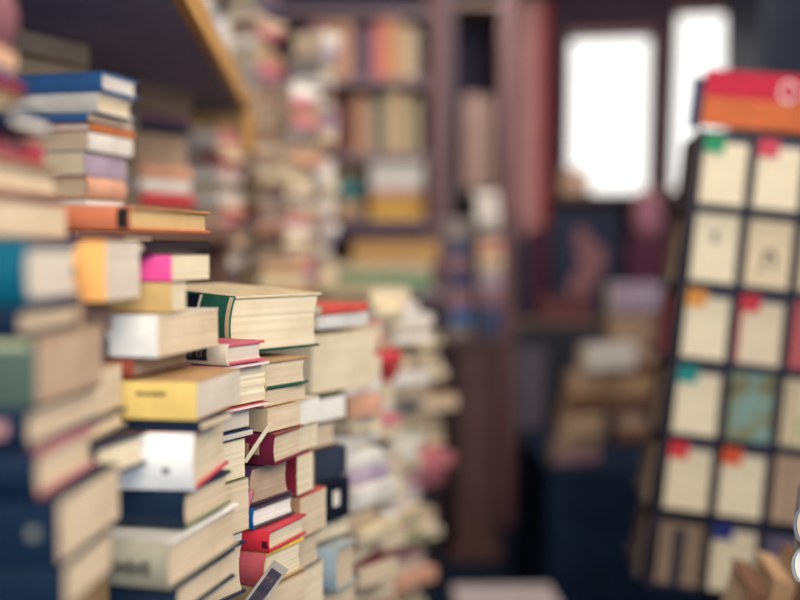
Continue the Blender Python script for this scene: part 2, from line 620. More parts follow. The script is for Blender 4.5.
def rand_rows(y0, y1, tmin, tmax, xc, xr, jx, weights, special=()):
    rows, y = [], y0
    names = [w for w, n in weights for _ in range(n)]
    sp = dict(special)
    while y < y1 - .5:
        t = rnd.uniform(tmin, tmax)
        if y + t * 1.4 > y1:
            t = y1 - y
        o = rnd.uniform(-jx, jx)
        cn, k = rnd.choice(names), {}
        for (ys, ye), v in sp.items():
            if ys <= y + t / 2 < ye:
                cn, k = v[0], v[1]
        f = (y - y0) / (y1 - y0)
        cx = xc(f) if callable(xc) else xc
        rx = xr(f) if callable(xr) else xr
        rows.append((y, y + t, cx + o, rx + o + rnd.uniform(-jx, jx), cn, k))
        y += t
    return rows


WE = [('cream', 6), ('white', 3), ('tan', 4), ('rose', 2), ('grey', 1), ('peach', 2), ('olive', 1), ('navy', 1), ('maroon', 1), ('lilac', 1)]
ZE = [P(0, 622, d_).z for d_ in (1.76, 2.05, 2.36, 2.72)]
pile('the pile just behind the dictionary', 'blurred pile behind the dictionary', 1.76,
     rand_rows(322, 622, 13, 24, 352, 384, 9, WE, {(404, 418): ('peach', {'side': 'R'})}.items()), a=.12)
pile('the pile with a red spine midway', 'blurred pile with the red spine', 2.05,
     rand_rows(287, 622, 11, 20, 366, 402, 9, WE, {(352, 382): ('red', {'side': 'R'}), (382, 394): ('blue', {'side': 'R'})}.items()), a=.14)
pile('the third blurred pile past the dictionary', 'third blurred pile', 2.36,
     rand_rows(303, 622, 10, 18, 388, 426, 9, WE), a=.14)
pile('the farthest cream pile beside the aisle', 'farthest cream pile', 2.72,
     rand_rows(338, 622, 9, 16, lambda f: 414 if f < .5 else 398, lambda f: 452 if f < .55 else (432 if f < .85 else 448), 9, WE,
               {(455, 492): ('rose', {'side': 'R'})}.items()), a=.14)

# piles on the low bookcase at the left
UG = 'books on the low bookcase'
pile('the pile with a bright blue spine', UG, 1.53, [
    (71, 91, 103, 138, 'blue', dict(label='bright blue spined book topmost of its pile on the left', side='L', paper='white', th=15, kind='hard')),
    (92, 112, 99, 133, 'white', dict(side='L', paper='cream', th=14, rough=.12)),
    (113, 121, 88, 133, 'blue', dict(side='L', paper='tan', th=14)),
    (122, 130, 90, 134, 'orange', dict(side='R', th=14)),
    (131, 150, 88, 132, 'white', dict(side='R', th=15, rough=.1, kind='soft')),
    (151, 175, 84, 126, 'lilac', dict(side='R', th=14, rough=.15, kind='soft')),
    (176, 198, 86, 124, 'peach', dict(side='R', th=15)),
    (199, ybase(P(0, 229, 2.2).z, 1.53), 86, 124, 'tan', dict(side='BL', th=15)),
], a=.14, jit=.003, bmax=.14)
pile('the tan pile in the upper left corner', UG, 1.72, [
    (29, 53, 22, 89, 'brown', dict(side='BL', paper='tan', th=25)),
    (54, 80, 20, 90, 'tan', dict(side='BL', paper='tan', th=25)),
    (81, 104, 26, 70, 'black', dict(side='R', th=25)),
    (105, 130, 26, 70, 'tan', dict(side='BL', th=22)),
    (131, 160, 26, 72, 'cream', dict(side='BL', th=22)),
    (161, 190, 26, 72, 'tan', dict(side='BL', th=22)),
    (191, ybase(P(0, 229, 2.2).z, 1.72), 26, 72, 'cream', dict(side='BL', th=22)),
], a=.12, jit=.004)
pile('the brown pile under the yellow shelf edge', UG, 2.27, [
    (82, 92, 140, 196, 'tan', dict(side='BL', paper='brown', th=30)),
    (93, 107, 138, 197, 'brown', dict(side='BL', paper='brown', th=28)),
    (108, 119, 136, 200, 'mauve', dict(side='R', th=28)),
    (120, 129, 138, 200, 'navy', dict(side='R', th=28)),
    (130, 162, 134, 186, 'tan', dict(side='BL', paper='brown', th=28)),
    (163, 177, 138, 200, 'peach', dict(side='R', th=28)),
    (178, 190, 140, 190, 'white', dict(side='R', th=28)),
    (191, 206, 140, 200, 'red', dict(side='R', th=28)),
    (207, ybase(P(0, 229, 2.2).z, 2.27), 140, 196, 'brown', dict(side='R', th=28)),
], a=.11, jit=.004)

# tall piles on the counter behind
WM = [('white', 5), ('rose', 4), ('lilac', 4), ('mauve', 4), ('tan', 3), ('peach', 3), ('cream', 2), ('grey', 3), ('brown', 2), ('slate', 1), ('red', 1), ('green', 1)]
MG = 'paperbacks in tall piles on the counter'
Mk = dict(a=.1, sides='RRLB', rough=(.12, .4), jit=.012, bmin=.06, bmax=.115)
ZCT = P(0, 289.5, 2.74).z
pile('the front counter pile beside the yellow shelf', MG, 2.93, rand_rows(100, ybase(ZCT, 2.93), 8, 14, 220, 246, 5, WM), **Mk)
pile('the front counter pile before the bookcase', MG, 2.93, rand_rows(84, ybase(ZCT, 2.93), 8, 14, 288, 314, 5, WM), **Mk)
pile('the rear counter pile half hidden by yellow shelf', MG, 3.22, rand_rows(-10, ybase(ZCT, 3.22), 8, 14, 198, 219, 5, WM), **Mk)
pile('the tall rear counter pile in the middle', MG, 3.22, rand_rows(-12, ybase(ZCT, 3.22), 8, 14, 260, 284, 5, WM), **Mk)
pile('the rear counter pile touching the bookcase', MG, 3.22, rand_rows(30, ybase(ZCT, 3.22), 8, 14, 322, 336, 3, WM), **Mk)
pile('the flat row along the counter front', MG, 2.74, [
    (262, 276, 262, 322, 'tan', dict(side='R', paper='tan', th=50)), (277, 289.4, 258, 326, 'cream', dict(side='R', th=50))], a=.1, bmax=.13)
bk = make_book('added white booklet standing in for a glare beside the yellow shelf edge', P(228, 99.5, 2.91), 12, .085, .03, .21, 'f4f2ee', side='L', kind='soft', rough=.1, detail=False, group=MG)  # booklet added; its white cover stands in for a bright glare


# ------------------------------------------------------------------ the room
W_WALL = mat_cover('3b2e3a', .8, .2, 4)
W_DARK = mat_cover('2a3450', .8, .2, 4)
FLOOR = mat_cover('0d2036', .6, .3, 6)
CEIL = mat_cover('4a4550', .9, .15, 3)
XL, XR, YB, YF, ZC = -.95, 2.3, 5.7, -1.4, 2.75
struct('floor', MB().box(XL - .1, XR + .1, YF - .1, YB + .1, -.1, 0), FLOOR)
struct('ceiling', MB().box(XL - .1, XR + .1, YF - .1, YB + .1, ZC, ZC + .1), CEIL)
struct('wall_left', MB().box(XL - .1, XL, YF, YB, 0, ZC), W_DARK)
struct('wall_right', MB().box(XR, XR + .1, YF, YB, 0, ZC), W_DARK)
# front wall behind the lens
fw = MB().box(XL, XR, YF - .1, YF, 0, ZC)
struct('wall_front', fw, W_WALL)
# back wall with two crooked window openings
q1 = [P(x, y, YB) for x, y in ((567, 195), (651, 195), (655, 34), (570, 37))]
q2 = [P(x, y, YB) for x, y in ((670, 190), (748, 190), (752, 9), (677, 12))]
bw = MB()


def quad_wall(mb, pts, y0, y1):
    mb.loft([[(x, y1, z) for x, z in pts], [(x, y0, z) for x, z in pts]])


zb = min(q1[0].z, q2[0].z)
zt = max(q1[2].z, q2[2].z)
xz = lambda v: (v.x, v.z)
quad_wall(bw, [(XL, 0), (XL, ZC), (q1[3].x, ZC), xz(q1[3]), xz(q1[0]), (q1[0].x, 0)], YB, YB + .12)
quad_wall(bw, [(q1[0].x, 0), xz(q1[0]), xz(q1[1]), (q1[1].x, 0)], YB, YB + .12)
quad_wall(bw, [xz(q1[3]), (q1[3].x, ZC), (q1[2].x, ZC), xz(q1[2])], YB, YB + .12)
quad_wall(bw, [(q1[1].x, 0), xz(q1[1]), xz(q1[2]), (q1[2].x, ZC), (q2[3].x, ZC), xz(q2[3]), xz(q2[0]), (q2[0].x, 0)], YB, YB + .12)
quad_wall(bw, [(q2[0].x, 0), xz(q2[0]), xz(q2[1]), (q2[1].x, 0)], YB, YB + .12)
quad_wall(bw, [xz(q2[3]), (q2[3].x, ZC), (q2[2].x, ZC), xz(q2[2])], YB, YB + .12)
quad_wall(bw, [(q2[1].x, 0), xz(q2[1]), xz(q2[2]), (q2[2].x, ZC), (XR, ZC), (XR, 0)], YB, YB + .12)
struct('wall_back', bw, W_WALL)
RED_WOOD = mat_wood('5d2f30', '7c4038', .5)
for n, q in ((1, q1), (2, q2)):
    m = MB()
    for i in range(4):
        p0, p1 = q[i], q[(i + 1) % 4]
        c = sum((v for v in q), Vector()) / 4
        o0 = c + (p0 - c) * 1.07
        o1 = c + (p1 - c) * 1.07
        m.loft([[(v.x, YB - .0005, v.z) for v in (p0, p1, o1, o0)], [(v.x, YB - .035, v.z) for v in (p0, p1, o1, o0)]])
    w = struct(f'window_{n}', m, RED_WOOD)
    gm, gt, gb = new_mat('window_glass')
    gb.inputs['Base Color'].default_value = (1, 1, 1, 1)
    gb.inputs['Transmission Weight'].default_value = 1
    gb.inputs['Roughness'].default_value = 0
    gb.inputs['IOR'].default_value = 1.02
    g = MB().loft([[(v.x, YB + .06, v.z) for v in q], [(v.x, YB + .056, v.z) for v in q]])
    obj('window_pane', g, gm, w)
sl = struct('trim_1', MB().box(P(553, 0, 5.42).x, q2[1].x + .05, YB - .3, YB - .036, q1[0].z - .03, q1[0].z - .004), mat_wood('4a2f33', '5d3c3c'))
bm_ = MB().box(q1[0].x - .3, 2.2, YB - .16, YB - .001, zt + .09, zt + .21)
struct('trim_2', bm_, mat_wood('26222e', '33303c'))

# ------------------------------------------------------------------ furniture on the left
DARK_WOOD = mat_wood('2a2228', '3c2e30', .5)
MID_WOOD = mat_wood('5d4138', '7a5848', .5)
YEL_WOOD = mat_wood('a87c3e', 'c89a55', .5, (3, 12, 3))
PALE_WOOD = mat_wood('8f7250', 'a98a62', .6)
t = thing('display_bench', 'stepped wooden display bench under the left hand book piles', 'bench', (0, 0, 0))
OX = -.62


def step(y0, y1, z, x1, x0=-.9):
    obj('step', MB().box(x0, x1, y0, y1, 0, z - .001), PALE_WOOD, t, bevel=.004)


def zat(y, d):
    return P(400, y, d).z


step(.735, .82, zat(612, dA), P(65, 0, dA).x - .012, -.6)
step(.885, .93, zat(483, dA2), P(97, 0, dA2).x - .012, -.37)
step(.965, 1.08, zat(612, dB) + .0005, P(178, 0, dB - .02).x - .012, -.36)
step(1.14, 1.21, zat(612, dC), P(203, 0, dC).x - .01, -.36)
step(1.25, 1.33, zat(625, dG), P(268, 0, dG).x - .01, -.36)
step(1.36, 1.46, zat(625, dH), P(296, 0, dH).x - .01, -.36)
step(1.53, 1.70, zat(630, dD), P(320, 0, dD).x - .01, -.36)
step(1.80, 1.98, ZE[0], P(354, 0, 1.76).x - .015, -.36)
step(2.09, 2.28, ZE[1], P(368, 0, 2.05).x - .015, -.36)
step(2.40, 2.62, ZE[2], P(390, 0, 2.36).x - .015, -.36)
step(2.76, 3.0, ZE[3], P(398, 0, 2.72).x - .01, -.15)

zl = P(0, 229, 2.2).z
t = thing('low_bookcase', 'low dark bookcase against the left wall carrying book piles', 'bookcase')
bx0, bx1, by0, by1 = XL + .01, -.385, 1.3, 2.5
obj('body', MB().box(bx0, bx0 + .02, by0, by1, 0, zl - .03).box(bx0 + .02, bx1, by0, by0 + .025, 0, zl - .03).box(bx0 + .02, bx1, by1 - .025, by1, 0, zl - .03), MID_WOOD, t)
obj('top_board', MB().box(bx0, bx1 + .012, by0 - .01, by1 + .01, zl - .03, zl - .0005), MID_WOOD, t, bevel=.003)
for z in (.3, .62, .92):
    obj('shelf', MB().box(bx0 + .02, bx1, by0 + .025, by1 - .025, z, z + .022), MID_WOOD, t)

# overhead shelf with its pale front edge
e1, e2 = P(182, 0, 1.62), P(241, 100, 2.7)
dv = (e2 - e1)
dv.z = 0
dv.normalize()
zs = (e1.z + e2.z) / 2
s0 = e1 - dv * .75
s1 = e2 + dv * .05
t = thing('overhead_shelf', 'deep shelf overhead on the left with yellow front edge', 'shelf')
nrm = Vector((dv.y, -dv.x, 0))
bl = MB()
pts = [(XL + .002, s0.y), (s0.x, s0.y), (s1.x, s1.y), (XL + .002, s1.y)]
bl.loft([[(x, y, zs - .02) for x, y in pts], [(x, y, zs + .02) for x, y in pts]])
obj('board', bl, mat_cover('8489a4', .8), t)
el = MB()
p4 = [s0, s0 + nrm * .018, s1 + nrm * .018, s1]
el.loft([[(p.x, p.y, zs - .025) for p in p4], [(p.x, p.y, zs + .024) for p in p4]])
obj('front_edge', el, YEL_WOOD, t, bevel=.002)
pm = MB()
pz0 = zl + .001
pc = P(249, 120, 2.72)
pm.box(pc.x - .016, pc.x + .016, pc.y - .02, pc.y + .02, P(0, 152, 2.72).z, zs - .026)
obj('bracket', pm, YEL_WOOD, t, bevel=.002)
obj('bracket_arm', MB().box(XL + .002, pc.x - .0165, pc.y - .012, pc.y + .012, zs - .05, zs - .026), YEL_WOOD, t)

# counter behind
zc = P(0, 289.5, 2.74).z
t = thing('counter', 'tan wooden counter carrying the tall paperback piles', 'counter')
cx0, cx1 = -.9, -.17
obj('body', MB().box(cx0 + .02, cx1 - .03, 2.82, 3.42, 0, zc - .031), MID_WOOD, t)
obj('counter_top', MB().box(cx0, cx1, 2.76, 3.45, zc - .03, zc - .0005), mat_wood('a5815c', 'bd9a72'), t, bevel=.003)

# back bookcase with a deeper base cabinet
yB0, yB1 = 4.2, 4.55
x0, x1 = -.62, P(431, 0, yB0).x
t = thing('bookcase', 'tall brown bookcase standing left of the dark doorway', 'bookcase')
SHELF = mat_wood('83707a', '97848a', .5, (20, 3, 3))
POST = mat_wood('5b3b40', '6e474a', .5)
zsh = [P(0, y, yB0).z for y in (8, 78, 153, 219)]
obj('side_panel', MB().box(x0, x0 + .03, yB0, yB1, 1.05, 2.5), POST, t)
obj('side_panel', MB().box(x1 - .005, x1 + .045, yB0 - .01, yB1, 1.05, 2.5), POST, t)
obj('back_panel', MB().box(x0 + .03, x1 - .005, yB1 - .015, yB1, 1.05, 2.5), mat_cover('2a2c40', .8), t)
for z in zsh:
    obj('shelf', MB().box(x0 + .03, x1 - .006, yB0, yB1 - .016, z - .024, z), SHELF, t)
obj('top_board', MB().box(x0 - .02, x1 + .06, yB0 - .02, yB1, 2.501, 2.54), POST, t)
zled = P(0, 290, 3.95).z
obj('base_cabinet', MB().box(x0, x1 + .02, 3.92, yB1, 0, zled - .03), DARK_WOOD, t)
obj('ledge', MB().box(x0, x1 + .03, 3.9, yB1, zled - .029, zled - .0005), SHELF, t)


def upright(label, px0, px1, d, z0, h, col, group, depth=.14, name=None, kind='hard'):
    """a book standing on its tail, spine towards the room"""
    a_, b_ = P(px0, 0, d).x, P(px1, 0, d).x
    t_ = b_ - a_ - .0008
    r = thing(name or 'shelved_book', label, 'book', (a_, d, z0), (0, 0, 0), group)
    bul = min(.006, t_ * .2)
    n = 5
    arc = [(t_ * k / n, -bul * (1 - (2 * k / n - 1) ** 2)) for k in range(n + 1)]
    sec = arc + [(t_, depth), (t_ - .002, depth), (t_ - .002, .002), (.002, .002), (.002, depth), (0, depth)]
    m = MB().loft([[(x, y, .0005) for x, y in sec], [(x, y, h) for x, y in sec]])
    obj('cover', m, mat_cover(PAL.get(col, col), .5, bump=0), r)
    obj('page_block', MB().box(.0022, t_ - .0022, .0025, depth - .004, .004, h - .004), mat_paper('tan'), r)
    return r


def shelf_row(desc, group, d, z, widths, hmin, hmax, xs):
    x = xs
    for i, (w, cn) in enumerate(widths):
        if cn is None:
            x += w
            continue
        h = rnd.uniform(hmin, hmax)
        upright(f'{cn} book, {("first" if i == 0 else ORD[i])} from the left on {desc}', x, x + w, d, z, h, cn, group)
        x += w


shelf_row('upper shelf of the tall bookcase', 'books on the upper bookcase shelf', yB0 + .03, zsh[1],
          [(7, 'maroon'), (6, 'lilac'), (8, 'rose'), (7, 'tan'), (7, 'peach'), (6, 'tan'), (8, 'peach'), (6, 'mauve'), (9, 'navy'), (6, 'mauve'), (7, 'rose'), (8, 'orange'),
           (6, 'peach'), (8, 'tan'), (7, 'tan'), (7, 'cream'), (6, 'grey')], .19, .225, 302)
shelf_row('second shelf of the tall bookcase', 'books on the second bookcase shelf', yB0 + .03, zsh[2],
          [(8, 'mauve'), (7, 'tan'), (7, 'slate'), (7, 'navy'), (7, 'maroon'), (8, 'brown'), (8, 'brown'), (6, 'peach'), (7, 'tan'), (8, 'grey'), (8, 'olive'), (6, 'tan'),
           (7, 'cream'), (7, 'tan'), (6, 'olive'), (7, 'cream')], .19, .235, 305)
pile('the short pile on the third bookcase shelf', 'books lying on the third bookcase shelf', yB0 + .05, [
    (162, 172, 361, 364, 'brown', dict(side='L', a=.15)), (173, 182, 361, 364, 'olive', dict(side='L', a=.15)), (183, 199, 361, 364, 'teal', dict(side='L', a=.15)),
    (200, 217.5, 362, 365, 'tan', dict(side='L', a=.16))], th=(0, 1), jit=.003, sides='L', bmin=.1, bmax=.14)
for (ya, yb, c, lab) in ((161, 189, 'white', 'white box lying on the third bookcase shelf'), (190, 199, 'peach', 'pinkish brown box under the white box'),
                         (200, 216, 'yellow', 'orange yellow box on the third bookcase shelf')):
    p0, p1 = P(370, yb, yB0 + .03), P(427, ya, yB0 + .03)
    zlo = zsh[3] if yb == 216 else p0.z
    m = thing('storage_box', lab, 'box', (p0.x, p0.y, zlo), group='boxes on the third shelf')
    w, h = p1.x - p0.x - .012, p1.z - zlo - .002
    obj('box_base', MB().box(0, w, 0, .2, .0005, h * .62), mat_cover(PAL[c], .6), m, bevel=.002)
    obj('lid', MB().box(-.002, w + .002, -.002, .202, h * .621, h), mat_cover(PAL[c], .6), m, bevel=.002)


def flatbox(label, px0, px1, ya, yb, d, dep, c, group, z0=None, stripe=None, name='flat_box'):
    p0, p1 = P(px0, yb, d), P(px1, ya, d)
    z = p0.z if z0 is None else z0
    m = thing(name, label, 'box', (p0.x, d, z), group=group)
    w, h = p1.x - p0.x, p1.z - z - .0015
    k = .6
    obj('box_base', MB().box(0, w, 0, dep, .0004, h * k), mat_cover(stripe or PAL.get(c, c), .6), m, bevel=.002)
    obj('lid', MB().box(-.002, w + .002, -.002, dep + .002, h * k + .0002, h), mat_cover(PAL.get(c, c), .6), m, bevel=.002)
    return m


LG = 'boxes on the bookcase ledge'
flatbox('cream flat box with green lower edge on the bookcase ledge', 332, 431, 262, 290, 3.95, .22, 'cream', LG, zled, stripe='7fa57c')
flatbox('yellow tan flat box upon the cream one on the ledge', 352, 438, 240, 261.5, 3.97, .2, 'ccA266'.lower(), LG)
flatbox('dark plum box topmost on the bookcase ledge', 338, 432, 224, 239.5, 3.99, .18, '3a2d46', LG)
flatbox('pale box at the left end of the bookcase ledge', 296, 329, 268, 290, 3.95, .2, 'tan', LG, zled)

# narrow dark cupboard beside the doorway
t = thing('tall_cupboard', 'narrow tall dark cupboard between the bookcase and the curtain', 'cupboard')
yC0, yC1 = 4.75, 5.1
xa, xb = P(455, 0, yC0).x, P(515, 0, yC0).x
obj('side_panel', MB().box(xa - .055, xa, yC0, yC1, 0, 2.6), mat_wood('47333c', '59404a'), t)
obj('side_panel', MB().box(xb - .065, xb, yC0, yC1, 0, 2.6), mat_wood('5d3f45', '74494c'), t)
obj('back_panel', MB().box(xa, xb - .065, yC1 - .02, yC1, 0, 2.6), mat_cover('2b2a3a', .8), t)
zq = P(0, 187, yC0).z
obj('shelf', MB().box(xa, xb - .065, yC0, yC1 - .021, zq - .025, zq - .0005), DARK_WOOD, t)
zq2 = P(0, 1, yC0).z
obj('shelf', MB().box(xa, xb - .065, yC0, yC1 - .021, zq2 - .02, zq2), mat_wood('8b7468', 'a08878'), t)
upright('tall tan folder standing in the narrow dark cupboard', 463, 480, yC0 + .05, zq, .4, 'a58a80', 'folders in the cupboard', name='folder')
upright('tall greyish tan folder right of the other in the cupboard', 480.5, 494, yC0 + .05, zq, .39, '9a827a', 'folders in the cupboard', name='folder')

# pedestal in the aisle
yP = 4.25
pa, pb = P(458, 0, yP).x, P(496, 0, yP).x
zp = P(0, 338, yP).z
t = thing('pedestal', 'slim brown wooden pedestal carrying books at the aisle end', 'pedestal', ((pa + pb) / 2, yP + .09, 0))
hw = (pb - pa) / 2
obj('column', MB().box(-hw, hw, -.08, .08, .05, zp - .03), mat_wood('4b3436', '6b4a42'), t, bevel=.004)
obj('plinth', MB().box(-hw - .03, hw + .03, -.11, .11, 0, .049), mat_wood('4b3436', '6b4a42'), t, bevel=.004)
obj('top_board', MB().box(-hw - .05, hw + .055, -.11, .13, zp - .029, zp - .0005), mat_wood('4b3436', '6b4a42'), t, bevel=.004)
PG = 'books on the pedestal'
pile('the left pile on the pedestal', PG, yP + .01, [
    (218, 240, 446, 474, 'grey', dict(side='R')), (241, 256, 448, 475, 'slate', dict(side='R')), (257, 272, 446, 474, 'mauve', dict(side='R')),
    (273, 288, 447, 474, 'slate', dict(side='R')), (289, 310, 446, 474, 'mauve', dict(side='R')), (311, 324, 450, 474, 'blue', dict(side='R')), (325, 337.5, 447, 474, 'grey', dict(side='R'))],
    a=.02, th=(60, 66), bmin=.05, bmax=.115, jit=.002)
pile('the pale pile on the pedestal', PG, yP + .01, [
    (192, 208, 475, 497, 'white', dict(side='R')), (209, 224, 476, 499, 'white', dict(side='R')), (225, 240, 478, 501, 'grey', dict(side='R')), (241, 256, 478, 502, 'peach', dict(side='R')),
    (257, 272, 479, 503, 'cream', dict(side='R')), (273, 290, 480, 504, 'lilac', dict(side='R')), (291, 306, 480, 503, 'mauve', dict(side='R')), (307, 337.5, 479, 502, 'slate', dict(side='R'))],
    a=.02, th=(60, 66), bmin=.05, bmax=.1, jit=.002)

# curtain
yK = 5.55
t = thing('curtain', 'pink and red curtain hanging left of the bright window', 'curtain', (0, yK, 0))


def cloth(px0, px1, z0, z1, mat, amp=.025, folds=5, name='curtain_panel'):
    xa, xb = P(px0, 0, yK).x, P(px1, 0, yK).x
    n = folds * 10
    f, bk = [], []
    for i in range(n + 1):
        u = i / n
        y = amp * sin(u * folds * 2 * math.pi) + amp * .4 * sin(u * folds * 4.7 + 1)
        f.append((xa + (xb - xa) * u, y))
    ring = f + [(x, y + .004) for x, y in f[::-1]]
    m = MB().loft([[(x, y * (.6 + .4 * k / 4), z0 + (z1 - z0) * k / 4) for x, y in ring] for k in range(5)])
    obj(name, m, mat, t, smooth=True)


cloth(517, 541, .9, 2.44, mat_cover('d6aeac', .8, .12, 8))
cloth(541.5, 549, .9, 2.44, mat_cover('c4525a', .8, .12, 8), folds=2)
xk0, xk1 = P(512, 0, yK).x, P(556, 0, yK).x
obj('curtain_rod', MB().tube([(xk0, 0, 2.46), (xk1, 0, 2.46)], .012), DARK_WOOD, t, smooth=True)
for x in (xk0 + .02, xk1 - .02):
    obj('rod_bracket', MB().box(x - .008, x + .008, .01, YB - yK - .001, 2.45, 2.475), DARK_WOOD, t)

# dark cabinet under the window
yW = 5.15
zw = P(0, 320, yW).z
xw0, xw1 = P(503, 0, yW).x, P(742, 0, yW).x
t = thing('sideboard', 'dark sideboard with grey doors under the window', 'sideboard')
CAB = mat_wood('151c2a', '1f2534', .5)
obj('body', MB().box(xw0, xw1, yW + .02, YB - .04, .06, zw - .03), CAB, t)
obj('top_board', MB().box(xw0 - .02, xw1 + .02, yW, YB - .04, zw - .029, zw - .0005), mat_wood('6d564c', '7d6658'), t, bevel=.003)
obj('plinth', MB().box(xw0 + .02, xw1 - .02, yW + .05, YB - .05, 0, .059), CAB, t)
dw = (xw1 - xw0) / 4
for i in range(4):
    xx = xw0 + i * dw
    dr = obj('door', MB().box(xx + .03, xx + dw - .03, yW + .004, yW + .0195, .16, zw - .09), CAB, t, bevel=.003)
    obj('door_panel', MB().box(xx + .07, xx + dw - .07, yW + .0005, yW + .0038, .3, zw - .13), mat_cover('66606a', .6), dr)
    obj('knob', MB().lathe([(.006, 0), (.011, .008), (.008, .016)], 12).map(lambda x, y, z, xx=xx: (xx + dw - .05 + x, yW + .003 - z, .5 + y)), mat_cover('8a7a62', .3), dr)

t = thing('framed_picture', 'dark framed picture with a pinkish figure leaning below window', 'picture', (P(590, 0, 5.26).x, 5.28, zw + .003), (R(-6), 0, R(0)))
fw_, fh_ = .17, .53
fm = MB().box(-fw_, fw_, 0, .02, 0, .035).box(-fw_, fw_, 0, .02, fh_ - .035, fh_).box(-fw_, -fw_ + .035, 0, .02, .035, fh_ - .035).box(fw_ - .035, fw_, 0, .02, .035, fh_ - .035)
obj('frame', fm, mat_cover('141c30', .5), t)
obj('picture_sheet', MB().box(-fw_ + .035, fw_ - .035, .008, .014, .035, fh_ - .035), mat_cover('16243e', .6), t)
# the pale shape printed on it
sh = [(-.075, .1), (-.02, .07), (.03, .13), (.06, .2), (.1, .27), (.085, .34), (.03, .37), (.01, .42), (-.03, .44), (-.055, .4), (-.05, .33), (-.03, .27), (-.06, .2), (-.09, .15)]
obj('printed_figure', MB().loft([[(x, .0079, z) for x, z in sh], [(x, .007, z) for x, z in sh]]), mat_cover('8a6268', .7, .3, 12), t)
DG = 'dark books standing on the sideboard'
xx = 506
for w, c, nm in ((9, '2d3040', 'charcoal'), (8, '3b3543', 'plum grey'), (10, '272c3e', 'slate'), (8, '54283c', 'dark magenta'), (8, '48233a', 'dark plum')):
    upright(f'{nm} upright book left of the framed picture on the sideboard', xx, xx + w, 5.3, zw, rnd.uniform(.38, .5), c, DG)
    xx += w
flatbox('reddish brown flat box lying before the framed picture', 540, 592, 296, 319.5, 5.16, .07, '6b3f44', None, zw)
flatbox('dark maroon carton right of the framed picture', 628, 682, 236, 319.5, 5.25, .22, '552b40', None, zw, name='carton')
t = thing('paper_bag', 'crumpled pink paper bag on the dark maroon carton', 'bag', (P(652, 0, 5.3).x, 5.33, P(0, 236, 5.25).z + .001))
rings = []
for k, (s, z) in enumerate(((.06, 0), (.075, .06), (.07, .12), (.055, .17), (.062, .2))):
    rings.append([(s * cos(j * math.pi / 8) * (1 + .1 * sin(3 * j + k)), .6 * s * sin(j * math.pi / 8) * (1 + .1 * cos(5 * j + k)), z) for j in range(16)])
obj('bag_body', MB().loft(rings), mat_cover('b07a8c', .7, .2, 14), t, smooth=True)
obj('folded_top', MB().box(-.05, .05, -.012, .012, .2005, .225), mat_cover('b8998a', .7), t, bevel=.004)
pile('the little pile on the window sill', 'books on the window sill', 5.42, [
    (168, 177, 563, 588, 'tan', dict(side='R')), (178, 187, 562, 590, 'peach', dict(side='R')), (188, 196.5, 561, 590, 'tan', dict(side='R'))], a=.04, th=(70, 74), jit=.003, bmin=.1, bmax=.17)

# table with books, right of the aisle
yT = 3.43
zt_ = P(0, 466, 3.5).z
t = thing('cloth_covered_table', 'low table under a navy cloth beside the card rack', 'table', (0, 0, 0))
tx0, tx1 = .47, 1.14
NAVYC = mat_cover('0c2036', .9, .2, 10)
obj('table_top', MB().box(tx0, tx1, yT, 4.25, zt_ - .03, zt_ - .006), DARK_WOOD, t)
for x in (tx0 + .03, tx1 - .07):
    for y in (yT + .03, 4.18):
        obj('leg', MB().box(x, x + .04, y, y + .04, 0, zt_ - .03), DARK_WOOD, t)
per = []
N = 240
loop = [(tx0 - .008, yT - .008), (tx1 + .008, yT - .008), (tx1 + .008, 4.258), (tx0 - .008, 4.258)]
tot = []
for i in range(4):
    p, q = Vector(loop[i]), Vector(loop[(i + 1) % 4])
    n = int((q - p).length / .02)
    nn = Vector(((q - p).y, -(q - p).x)).normalized()
    for j in range(n):
        tot.append((p + (q - p) * j / n, nn, len(tot)))
rings = []
for k in range(5):
    z = zt_ - .0055 - k * (zt_ - .03) / 4
    rings.append([(c.x + nn.x * k * .004 * (1 + .9 * sin(i * .8)), c.y + nn.y * k * .004 * (1 + .9 * sin(i * .8)), z) for c, nn, i in tot])
cl = MB().loft(rings[::-1], cap=False)
cl.box(tx0 - .008, tx1 + .008, yT - .008, 4.258, zt_ - .0055, zt_ - .0012)
obj('tablecloth', cl, NAVYC, t, smooth=False)
TG = 'books piled on the navy table'
pile('the leaning tan pile on the navy table', TG, 3.5, [
    (344, 371, 586, 636, 'white', dict(side='R', rough=.1, kind='soft', label='bright white book topmost of the leaning pile on navy table')),
    (372, 385, 572, 616, 'tan', dict(paper='brown')), (386, 398, 570, 612, 'tan', dict(paper='brown')), (399, 411, 568, 610, 'brown', dict(paper='brown')), (412, 424, 565, 606, 'tan', dict(paper='brown')), (425, 438, 562, 604, 'tan', dict(paper='brown')),
    (439, 451, 558, 602, 'grey', dict(paper='brown')), (452, 465.5, 556, 600, 'mauve', dict(paper='brown'))], a=.04, th=(62, 70), sides='BR', jit=.004, bmin=.12, bmax=.2)
pile('the brown pile behind the leaning one', TG, 3.92, [
    (283, 312, 612, 662, 'lilac', dict(side='R', kind='soft', rough=.2)), (313, 330, 610, 656, 'brown', dict(paper='brown')), (331, 346, 612, 654, 'brown', dict(paper='brown')), (347, 362, 618, 664, 'mauve', dict(paper='brown')),
    (363, 378, 616, 662, 'brown', dict(paper='brown')), (379, 395, 618, 664, 'tan', dict(paper='brown')), (396, 412, 616, 664, 'brown', dict(paper='brown')), (413, 429, 620, 666, 'mauve', dict(paper='brown')), (430, 443, 618, 666, 'brown', dict(paper='brown'))],
    a=.04, th=(64, 72), sides='BR', jit=.004, bmin=.14, bmax=.22)

